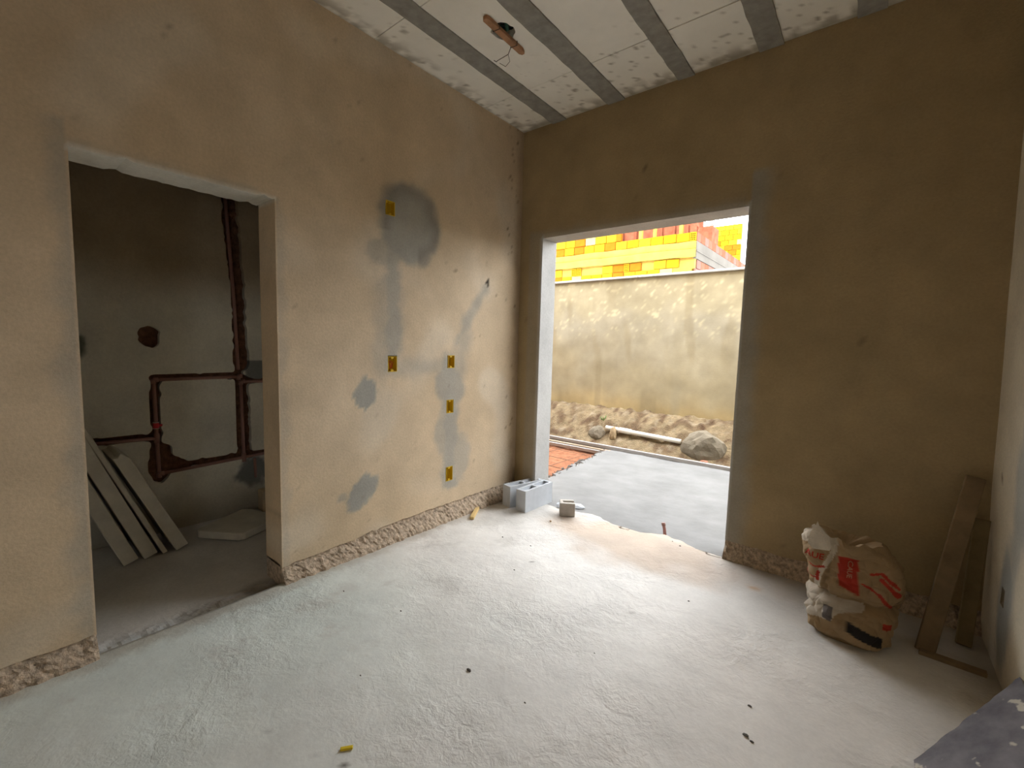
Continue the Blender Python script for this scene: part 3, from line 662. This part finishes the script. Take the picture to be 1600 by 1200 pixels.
# broken half block with an open cell
hb = empty('block_fragment', (0.68, -0.10, 0), 'broken block stub with an open slot beside the two blocks', 'block fragment', rz=R(34))
poly = [(-0.075,-0.05,0),(0.055,-0.052,0),(0.058,-0.022,0),(-0.045,-0.018,0),(-0.048,0.02,0),(0.05,0.024,0),(0.045,0.055,0),(-0.075,0.05,0)]
MB().prism(poly, (0,0,0.115)).build('shell', mat('dusty_block', (0.47,0.44,0.40), 0.9, 0.12, 18, 0.5, 160, 0.004), hb, origin=(0,0,0), bevel=0.004)
rock('block_shard', (0.565, 0.02, 0.0), 0.085, 0.05, 0.022, 4.7, M['block'], 'flat pale shard between the blocks and the broken stub', 'shard', sub=2)
rock('block_shard', (0.62, 0.17, -0.03), 0.06, 0.05, 0.022, 9.7, M['block'], 'pale shard behind the broken stub, on the threshold', 'shard', sub=2)

# ---- little sticks and stubs
def stick(name, a, b_, wd, th, material, label, cat='stick'):
    a, b_ = Vector(a), Vector(b_); d = (b_-a); n = Vector((-d.y, d.x, 0)).normalized()*wd/2
    mb = MB().prism([a-n, b_-n, b_+n, a+n], (0, 0, th))
    return tag(mb.build(name, material, origin=tuple(a), bevel=0.002), label, cat)
stick('wood_offcut', (0.155,-0.745,0.001), (0.03,-0.545,0.001), 0.032, 0.025, M['pine'], 'short yellow wood offcut on the floor near the left wall')
stick('wood_chip', (1.262,-2.545,0.002), (1.290,-2.512,0.004), 0.014, 0.008, mat('bright_yellow', (0.8,0.6,0.03), 0.5), 'bright yellow chip on the floor in the foreground', 'chip')
ps = empty('pipe_stub', (1.44, 0.12, -0.03), 'short brown pipe stub poking up at the doorway threshold', 'pipe')
MB().tube([(1.445, 0.118, -0.04), (1.435, 0.124, 0.02), (1.425, 0.128, 0.052)], 0.0125, 10).build('pipe', mat('pink_brown_pvc', (0.42,0.22,0.19), 0.5), ps, smooth=True)
MB().tube([(1.4265, 0.1275, 0.045), (1.421, 0.130, 0.066)], 0.016, 10).build('cap', M['pvc'], ps, smooth=True)
for i, (x, y, s) in enumerate(((1.332,-1.97,0.012),(2.354,-1.525,0.011),(2.378,-1.54,0.007),(1.63,-1.95,0.005),(2.335,-1.36,0.008),(0.56,-0.83,0.007),(0.80,-0.80,0.006),(0.93,-1.15,0.006),(1.9,-0.75,0.006),(1.62,-0.06,0.007),(1.55,-0.02,0.005),(1.7,-1.5,0.004),(0.75,-1.9,0.006),(1.0,-2.3,0.005),(0.35,-2.0,0.006),(2.0,-2.05,0.004))):
    rock('pebble', (x, y, floor_h(x, y)), s*1.1, s*0.6, s*0.55, i*1.7, M['pebble'], 'tiny dark pebble lying on the cement floor', 'pebble', 'pebbles scattered over the floor', sub=1)
rock('pebble', (0.655, -0.33, 0), 0.011, 0.008, 0.008, 2.7, mat('tan_pebble', (0.5,0.36,0.22), 0.9), 'tiny tan pebble on the floor in front of the block stub', 'pebble', 'pebbles scattered over the floor', sub=1)

# ---- planks in the right corner
def plank(name, a, b_, wd, th, side, material, label):
    a, b_ = Vector(a), Vector(b_); d = (b_-a).normalized(); s = Vector(side); s = (s-d*s.dot(d)).normalized()*wd; n = d.cross(s).normalized()*th
    if n.y > 0: n = -n
    mb = MB().prism([a, a+s, b_+s, b_], n)
    return tag(mb.build(name, material, origin=tuple(a), bevel=0.003), label, 'plank')
M['plank'] = mat('grey_brown_plank', (0.24,0.17,0.10), 0.85, 0.3, 6, 0.4, 40, 0.003)
plank('wood_plank', (2.885,-0.40,0.0), (3.035,-0.055,0.835), 0.075, 0.022, (1,0.1,0), M['plank'], 'long weathered plank leaning into the right corner')
plank('wood_plank', (3.05,-0.20,0.0), (3.085,-0.05,0.62), 0.06, 0.022, (1,0,0), mat('olive_plank', (0.22,0.17,0.09), 0.85, 0.3, 6, 0.4, 40), 'shorter dark plank tucked behind the long leaning plank')
stick('floor_batten', (2.90,-0.44,0.0), (3.13,-0.45,0.0), 0.035, 0.02, M['plank'], 'dark batten lying on the floor at the foot of the planks', 'batten')

# ---- oblique board leaning at the right wall in the foreground
A, B, C, Dq = Vector((2.84,-1.25,0.012)), Vector((3.125,-0.93,0.285)), Vector((3.125,-2.3,0.285)), Vector((2.84,-2.3,0.012))
nb = (B-A).cross(Dq-A).normalized(); nb = nb if nb.z > 0 else -nb
edge = [A+(B-A)*t + Vector((0, 0.012*nz(t, 0, 3, 9)+0.008*nz(t, 0, 1, 30), 0)) for t in [i/24 for i in range(25)]]
mb = MB().prism(edge+[C, Dq], nb*-0.016)
M['slab'] = mat('purple_grey_board', (0.105,0.10,0.115), 0.8, 0.3, 9, 0.4, 60, 0.003, c2=(0.21,0.20,0.215))
nt = M['slab'].node_tree; N = nt.nodes; L = nt.links; bs = N['Principled BSDF']
tcx = N.new('ShaderNodeTexCoord'); nn = N.new('ShaderNodeTexNoise'); nn.inputs['Scale'].default_value = 13; nn.inputs['Detail'].default_value = 3
L.new(tcx.outputs['Object'], nn.inputs['Vector']); rr = N.new('ShaderNodeValToRGB'); rr.color_ramp.elements[0].position = 0.63; rr.color_ramp.elements[1].position = 0.67
L.new(nn.outputs['Fac'], rr.inputs[0]); mx = N.new('ShaderNodeMix'); mx.data_type = 'RGBA'
old = bs.inputs['Base Color'].links[0].from_socket
L.new(rr.outputs[0], mx.inputs[0]); L.new(old, mx.inputs[6]); mx.inputs[7].default_value = (0.50,0.47,0.40,1); L.new(mx.outputs[2], bs.inputs['Base Color'])
tag(mb.build('leaning_board', M['slab'], origin=tuple(A)), 'purplish grey board with plaster splashes leaning on the right wall', 'board')

# ---- batten tied under the ceiling hole, with wire
cbx = empty('ceiling_conduit', (HOLE[0], HOLE[1], H+0.04), 'dark plastic conduit bunched in the ceiling hole', 'conduit')
MB().tube([(HOLE[0]-0.05, HOLE[1]-0.02, H+0.045), (HOLE[0], HOLE[1]-0.01, H+0.02), (HOLE[0]+0.05, HOLE[1]+0.03, H+0.045)], 0.013, 10).build('conduit', M['black'], cbx, smooth=True)
MB().tube([(HOLE[0]-0.03, HOLE[1]+0.04, H+0.045), (HOLE[0]+0.02, HOLE[1]+0.02, H+0.014), (HOLE[0]+0.045, HOLE[1]-0.03, H+0.045)], 0.013, 10).build('conduit', mat('green_plastic', (0.03,0.10,0.06), 0.5), cbx, smooth=True)
MB().box((HOLE[0]-0.075, HOLE[1]-0.085, H+0.052), (HOLE[0]+0.075, HOLE[1]+0.085, H+0.056)).build('dark_liner', M['black'], cbx)
tb = empty('tied_batten', (0.68, -1.07, H-0.02), 'short reddish wood batten tied under the ceiling hole', 'batten')
a, b_ = Vector((0.705,-1.292,H-0.026)), Vector((0.690,-0.905,H-0.026)); d = (b_-a).normalized(); s_ = Vector((-d.y, d.x, 0))*0.021
mbt = MB().prism([a-s_*0.7, a+d*0.02-s_, b_-d*0.03-s_, b_-s_*0.5, b_+s_*0.4, b_-d*0.02+s_, a+d*0.01+s_, a+s_*0.6], (0, 0, 0.022))
mbt.build('batten', mat('reddish_wood', (0.40,0.22,0.12), 0.75, 0.3, 9, 0.3, 40, 0.002), tb, bevel=0.002)
for t in (0.27, 0.73):
    p = a.lerp(b_, t); k = [p+s_*1.08+Vector((0,0,q)) for q in (0.03,-0.003)]
    MB().tube([p+s_*1.1+Vector((0,0,0.05)), p+s_*1.12+Vector((0,0,-0.003)), p-s_*1.12+Vector((0,0.004,-0.003)), p-s_*1.1+Vector((0,0.004,0.05))], 0.0025, 6).build('wire_tie', M['wire'], tb)
p = a.lerp(b_, 0.73) - s_*1.1*(1 if s_.x > 0 else -1)
hw = MB().tube([p+Vector((0,0,-0.003)), p+Vector((-0.02,0.0,-0.035)), p+Vector((-0.06,-0.015,-0.05)), p+Vector((-0.11,-0.005,-0.045)), p+Vector((-0.135,0.02,-0.03)), p+Vector((-0.16,0.02,-0.012))], 0.0022, 6)
hw.build('loose_wire', M['wire'], tb)
MB().tube([p+Vector((-0.02,0.0,-0.035)), p+Vector((-0.03,0.03,-0.06)), p+Vector((-0.07,0.035,-0.075)), p+Vector((-0.10,0.01,-0.055))], 0.0016, 6).build('loose_wire', M['wire'], tb)

# ---- bathroom: water pipes in the chases
px = BX-0.004
wp = empty('water_pipes', (BX, -2.1, 0.5), 'brown plastic water pipe loop set into chases of the bathroom wall', 'pipe')
def run(pts, r=0.0125, nm='pipe', material=None): return MB().tube([(px, y, z) for y, z in pts], r, 12).build(nm, material or M['pvc'], wp, smooth=True)
run([(-1.975, 2.9), (-1.915, 1.75), (-1.897, 1.18)]); run([(-1.905, 1.12), (-2.45, 1.12)])
run([(-2.455, 1.12), (-2.45, 0.79)]); run([(-2.45, 0.77), (-2.445, 0.43)]); run([(-2.45, 0.69), (-2.98, 0.705)])
run([(-2.44, 0.42), (-1.50, 0.455)]); run([(-1.875, 1.08), (-1.50, 1.07)]); run([(-1.88, 1.08), (-1.872, 0.44)])
run([(-1.79, 0.42), (-1.785, 0.25)])
for y, z in ((-2.455, 1.12), (-2.445, 0.42), (-1.88, 1.082), (-1.90, 1.125)):
    MB().tube([(px, y, z-0.028), (px, y, z), (px, y, z+0.002)], 0.0165, 12).build('elbow', M['pvc'], wp, smooth=True)
    MB().tube([(px, y, z), (px, y+0.03, z)], 0.0165, 12).build('elbow', M['pvc'], wp, smooth=True)
for y, z in ((-2.45, 0.69), (-1.872, 0.44)): MB().tube([(px, y, z-0.035), (px, y, z+0.035)], 0.0175, 12).build('tee', M['pvc'], wp, smooth=True)
v = run([(-2.451, 0.765), (-2.4505, 0.805)], 0.019, 'valve', M['red']); v['label'] = 'red valve body'
MB().tube([(px, -2.435, 0.785), (px, -2.415, 0.783)], 0.010, 10).build('valve_stem', M['red'], v)
for z in (0.763, 0.807): MB().tube([(px, -2.451, z-0.002), (px, -2.451, z+0.002)], 0.0195, 12).build('thread_tape', M['white_pvc'], v)

# ---- bathroom: foam boards leaning, one lying flat, small crate
def lean(yb, yt, zt, th, x0, x1, label, cut=0.0):
    a = Vector((x0, yb, -0.03)); b_ = Vector((x0, yt, zt)); d = (b_-a).normalized(); n = Vector((0, d.z, -d.y))*th
    if n.y > 0: n = -n
    lo = a+n; 
    lift = -0.03 - min(a.z, lo.z); up_ = Vector((0,0,lift))
    poly = [a+up_, b_+up_-d*cut, b_+up_+n*0.35, b_+up_+n*0.7-d*0.02, b_+n+up_-d*0.01, lo+up_]
    mb = MB().prism(poly, (x1-x0, 0, 0)); return tag(mb.build('foam_board', M['foam'], origin=(x0, yb, -0.03), bevel=0.004), label, 'foam board', 'foam boards leaning in the bathroom')
lean(-2.39, -2.70, 0.68, 0.075, -1.36, -1.0, 'short pale foam board, front one of the leaning stack in the bathroom', 0.05)
lean(-2.505, -2.90, 0.93, 0.028, -1.36, -1.01, 'thin pale foam board second from the front in the leaning stack', 0.0)
lean(-2.562, -2.965, 1.01, 0.075, -1.37, -1.0, 'tall pale foam board, third from the front in the leaning stack', 0.06)
lean(-2.665, -3.0, 0.86, 0.08, -1.37, -0.98, 'foam board at the back of the leaning stack, nearest the jamb', 0.03)
fl = MB().prism([(-1.12,-2.30,-0.03), (-0.86,-2.13,-0.03), (-0.84,-2.09,-0.03), (-0.97,-1.78,-0.03), (-1.30,-1.86,-0.03), (-1.36,-1.92,-0.03), (-1.17,-2.29,-0.03)], (0, 0, 0.055))
tag(fl.build('foam_board', M['foam'], origin=(-1.1,-2.05,-0.03), bevel=0.008), 'white foam board lying flat on the bathroom floor', 'foam board')
MB_ = MB().box((BX+0.02, -1.78, -0.03), (BX+0.12, -1.60, 0.15))
tag(MB_.build('plywood_offcut', mat('pale_ply', (0.50,0.40,0.27), 0.8), origin=(BX+0.07,-1.69,-0.03), bevel=0.004), 'small beige plywood offcut at the bathroom wall behind the jamb', 'offcut')

# ---- cement bag
bx0, by0 = 2.62, -0.42
bag = empty('cement_bag', (bx0, by0, 0), 'torn crumpled brown paper cement bag with red print by the right corner', 'bag', )
keys = [  # z, xmin, xmax, yfront, yback
 (0.000, 2.475, 2.760, -0.600, -0.300), (0.030, 2.462, 2.785, -0.640, -0.270), (0.10, 2.448, 2.800, -0.635, -0.255), (0.16, 2.440, 2.810, -0.600, -0.255),
 (0.21, 2.452, 2.815, -0.560, -0.260), (0.29, 2.425, 2.818, -0.555, -0.270), (0.36, 2.400, 2.815, -0.545, -0.280), (0.41, 2.388, 2.800, -0.535, -0.300), (0.455, 2.395, 2.765, -0.520, -0.320), (0.485, 2.41, 2.715, -0.500, -0.345)]
def key(z):
    for a, b_ in zip(keys[:-1], keys[1:]):
        if a[0] <= z <= b_[0]:
            t = (z-a[0])/(b_[0]-a[0]); return [a[i]*(1-t)+b_[i]*t for i in range(1, 5)]
    return keys[-1][1:]
NR, NS = 120, 220; bg_ = MB()
def crease(x, y, z, s):
    v = noise.voronoi(Vector((x*s, y*s, z*s)))[0]; return min(0.5, v[1]-v[0])
KR, KW = (0.33,0.235,0.135), (0.55,0.49,0.40)
def bag_print(x, z, front):
    c = mixc(KR, (0.27,0.18,0.09), 0.5+0.5*nz(x, z, 1, 8))
    if not front: return c
    # pale torn inner paper
    fold = 2.505 + 0.02*math.sin(z*18) 
    if z > 0.21 and abs(x-(fold+0.10*(z-0.33))) < 0.013: c = KW
    if z > 0.455 - 0.5*abs(x-2.46) and x < 2.53: c = KW
    if z < 0.205 and 0.06 < z+0.35*(x-2.47): 
        if x < 2.56+0.12*sm(0.12,0.2,z) + 0.02*nz(x, z, 3, 30) and z > 0.08+0.3*(x-2.47) : c = mixc(KW, (0.36,0.31,0.25), 0.5+0.5*nz(x, z, 2, 22))
    if 0.10 < z < 0.16 and 2.515 < x < 2.555: c = (0.12,0.10,0.09)
    RED = (0.36,0.03,0.015)
    if 2.553 < x-0.10*(0.42-z)-0.004*nz(x,z,1,20) < 2.637 and 0.262-0.35*(x-2.6) < z < 0.412+0.004*nz(x,z,2,25): c = RED
    def arc(ax, ay, bx, by, hw): return seg_d(x, z, ax, ay, bx, by)+0.004*nz(x,z,1,30) < hw
    if arc(2.69,0.365,2.735,0.375,0.006) or arc(2.735,0.375,2.80,0.32,0.008) or arc(2.735,0.345,2.80,0.285,0.011): c = RED
    if arc(2.66,0.31,2.73,0.275,0.005) or arc(2.73,0.275,2.775,0.215,0.009): c = RED
    if 2.752 < x < 2.785 and 0.125 < z < 0.155: c = RED
    if arc(2.42,0.33,2.455,0.318,0.005) or arc(2.455,0.318,2.50,0.335,0.005): c = RED
    rr_ = math.hypot((x-2.453), (z-0.29)*1.2)
    if abs(rr_-0.026) < 0.005 and z < 0.295: c = RED
    if arc(2.478,0.30,2.478,0.26,0.008): c = RED
    if abs((z-0.085)+0.28*(x-2.68)) < 0.024 and 2.615 < x < 2.755: c = (0.018,0.016,0.015)
    return c
grid = []
for i in range(NR+1):
    z = 0.485*i/NR; x0, x1, yf, yb = key(z); cx, cy = (x0+x1)/2, (yf+yb)/2; a, b_ = (x1-x0)/2, (yb-yf)/2; row = []
    for j in range(NS):
        th = 2*math.pi*j/NS; ct, st = math.cos(th), math.sin(th); e = 0.62
        x = cx + a*math.copysign(abs(ct)**e, ct); y = cy + b_*math.copysign(abs(st)**e, st)
        n = Vector((ct/a, st/b_, 0)).normalized()
        d = 0.042*(crease(x, y, z, 7.0)-0.2) + 0.022*(crease(x+3, y, z, 17)-0.2) + 0.012*nz(x, y, z, 6)
        # vertical fold left of the red print, and the sag above the torn foot
        if st < 0: d -= 0.022*(1-sm(0.0, 0.025, abs(x-(2.525+0.10*(z-0.33)))))*(1 if z > 0.2 else 0); d -= 0.025*(1-sm(0, 0.03, abs(z-0.205+0.1*(x-2.6)*0)))
        p = Vector((x, y, z)) + n*d*(sm(0, 0.03, z)*0.9+0.1)
        if z > 0.40:
            t = (z-0.40)/0.085
            p.z += t*((0.045*math.exp(-((x-2.455)/0.03)**2) if st < 0 else 0) - 0.03*sm(2.66, 2.8, x) + 0.018*nz(x, y, 2, 22) - 0.012*math.exp(-((x-2.60)/0.05)**2))
        p.z = max(0.0, p.z + 0.01*nz(x, y, z, 9)*sm(0.0, 0.05, z))
        row.append(bg_.vert(p, bag_print(p.x, p.z, st < 0.25)))
    grid.append(row)
for i in range(NR):
    for j in range(NS): k = (j+1) % NS; bg_.f.append((grid[i][j], grid[i][k], grid[i+1][k], grid[i+1][j]))
# crumpled top pushed inward, bottom closed
last = grid[NR]; rows = [last]
for s, dz in ((0.8, -0.012), (0.55, -0.03), (0.25, -0.05)):
    row = []
    for j in range(NS):
        p = Vector(bg_.v[last[j]]); q = Vector((2.57, -0.42, p.z)).lerp(p, s); q.z += dz + 0.012*nz(q.x, q.y, s, 25); row.append(bg_.vert(q, KR))
    rows.append(row)
for r_, s_ in zip(rows[:-1], rows[1:]):
    for j in range(NS): k = (j+1) % NS; bg_.f.append((r_[j], r_[k], s_[k], s_[j]))
bg_.f.append(tuple(rows[-1])); bg_.f.append(tuple(reversed(grid[0])))
M['paper'] = mat('kraft_paper', (1,1,1), 0.8, 0.08, 14, 0.25, 70, 0.003, attr=True)
bag_o = bg_.build('paper_sack', M['paper'], bag, attr=True)
# torn ragged tip
tip = MB(); pts = [(2.425,.455),(2.432,.485),(2.440,.500),(2.436,.520),(2.447,.530),(2.452,.523),(2.459,.548),(2.466,.528),(2.472,.515),(2.480,.49),(2.51,.485),(2.525,.47),(2.52,.44),(2.45,.43)]
tip.prism([(x, -0.572+0.012*nz(x, z, 1, 40), z) for x, z in [(a_, c_+(0.032 if c_ > 0.47 else 0)) for a_, c_ in pts]], (0, 0.006, 0))
to = tip.build('torn_flap', mat('pale_inner_paper', KW, 0.85, 0.15, 25, 0.5, 60, 0.006), bag); to['label'] = 'pale torn paper tip'
# print lettering laid on the paper
bvh = BVHTree.FromPolygons([Vector(p) for p in bg_.v], bg_.f)
def print_text(txt, cx, cz, size, ang, material, name):
    cu = bpy.data.curves.new(name, 'FONT'); cu.body = txt; cu.size = size; cu.align_x = 'CENTER'; cu.align_y = 'CENTER'; cu.resolution_u = 3; cu.offset = size*0.02
    to = bpy.data.objects.new(name, cu); col.objects.link(to); dg = bpy.context.evaluated_depsgraph_get()
    me = bpy.data.meshes.new_from_object(to.evaluated_get(dg)); bpy.data.objects.remove(to); bpy.data.curves.remove(cu)
    bm = bmesh.new(); bm.from_mesh(me); bmesh.ops.subdivide_edges(bm, edges=bm.edges[:], cuts=2, use_grid_fill=False); bmesh.ops.triangulate(bm, faces=bm.faces)
    for v in bm.verts:
        x = cx + v.co.x*math.cos(ang)-v.co.y*math.sin(ang); z = cz + v.co.x*math.sin(ang)+v.co.y*math.cos(ang)
        h = bvh.ray_cast(Vector((x, -1.2, z)), Vector((0, 1, 0)))
        y = (h[0].y if h[0] else -0.5) - 0.0025; v.co = Vector((x, y, z)) - bag.location
    bm.to_mesh(me); bm.free(); me.materials.append(material); o = bpy.data.objects.new(name, me); col.objects.link(o); o.parent = bag; return o
print_text('AUE', 2.455, 0.385, 0.045, R(-4), mat('red_ink', (0.36,0.03,0.015), 0.8, 0.1, 20), 'print')
print_text('CAUE', 2.607, 0.362, 0.030, R(-90), mat('pale_ink', (0.42,0.20,0.13), 0.8, 0.1, 20), 'print')
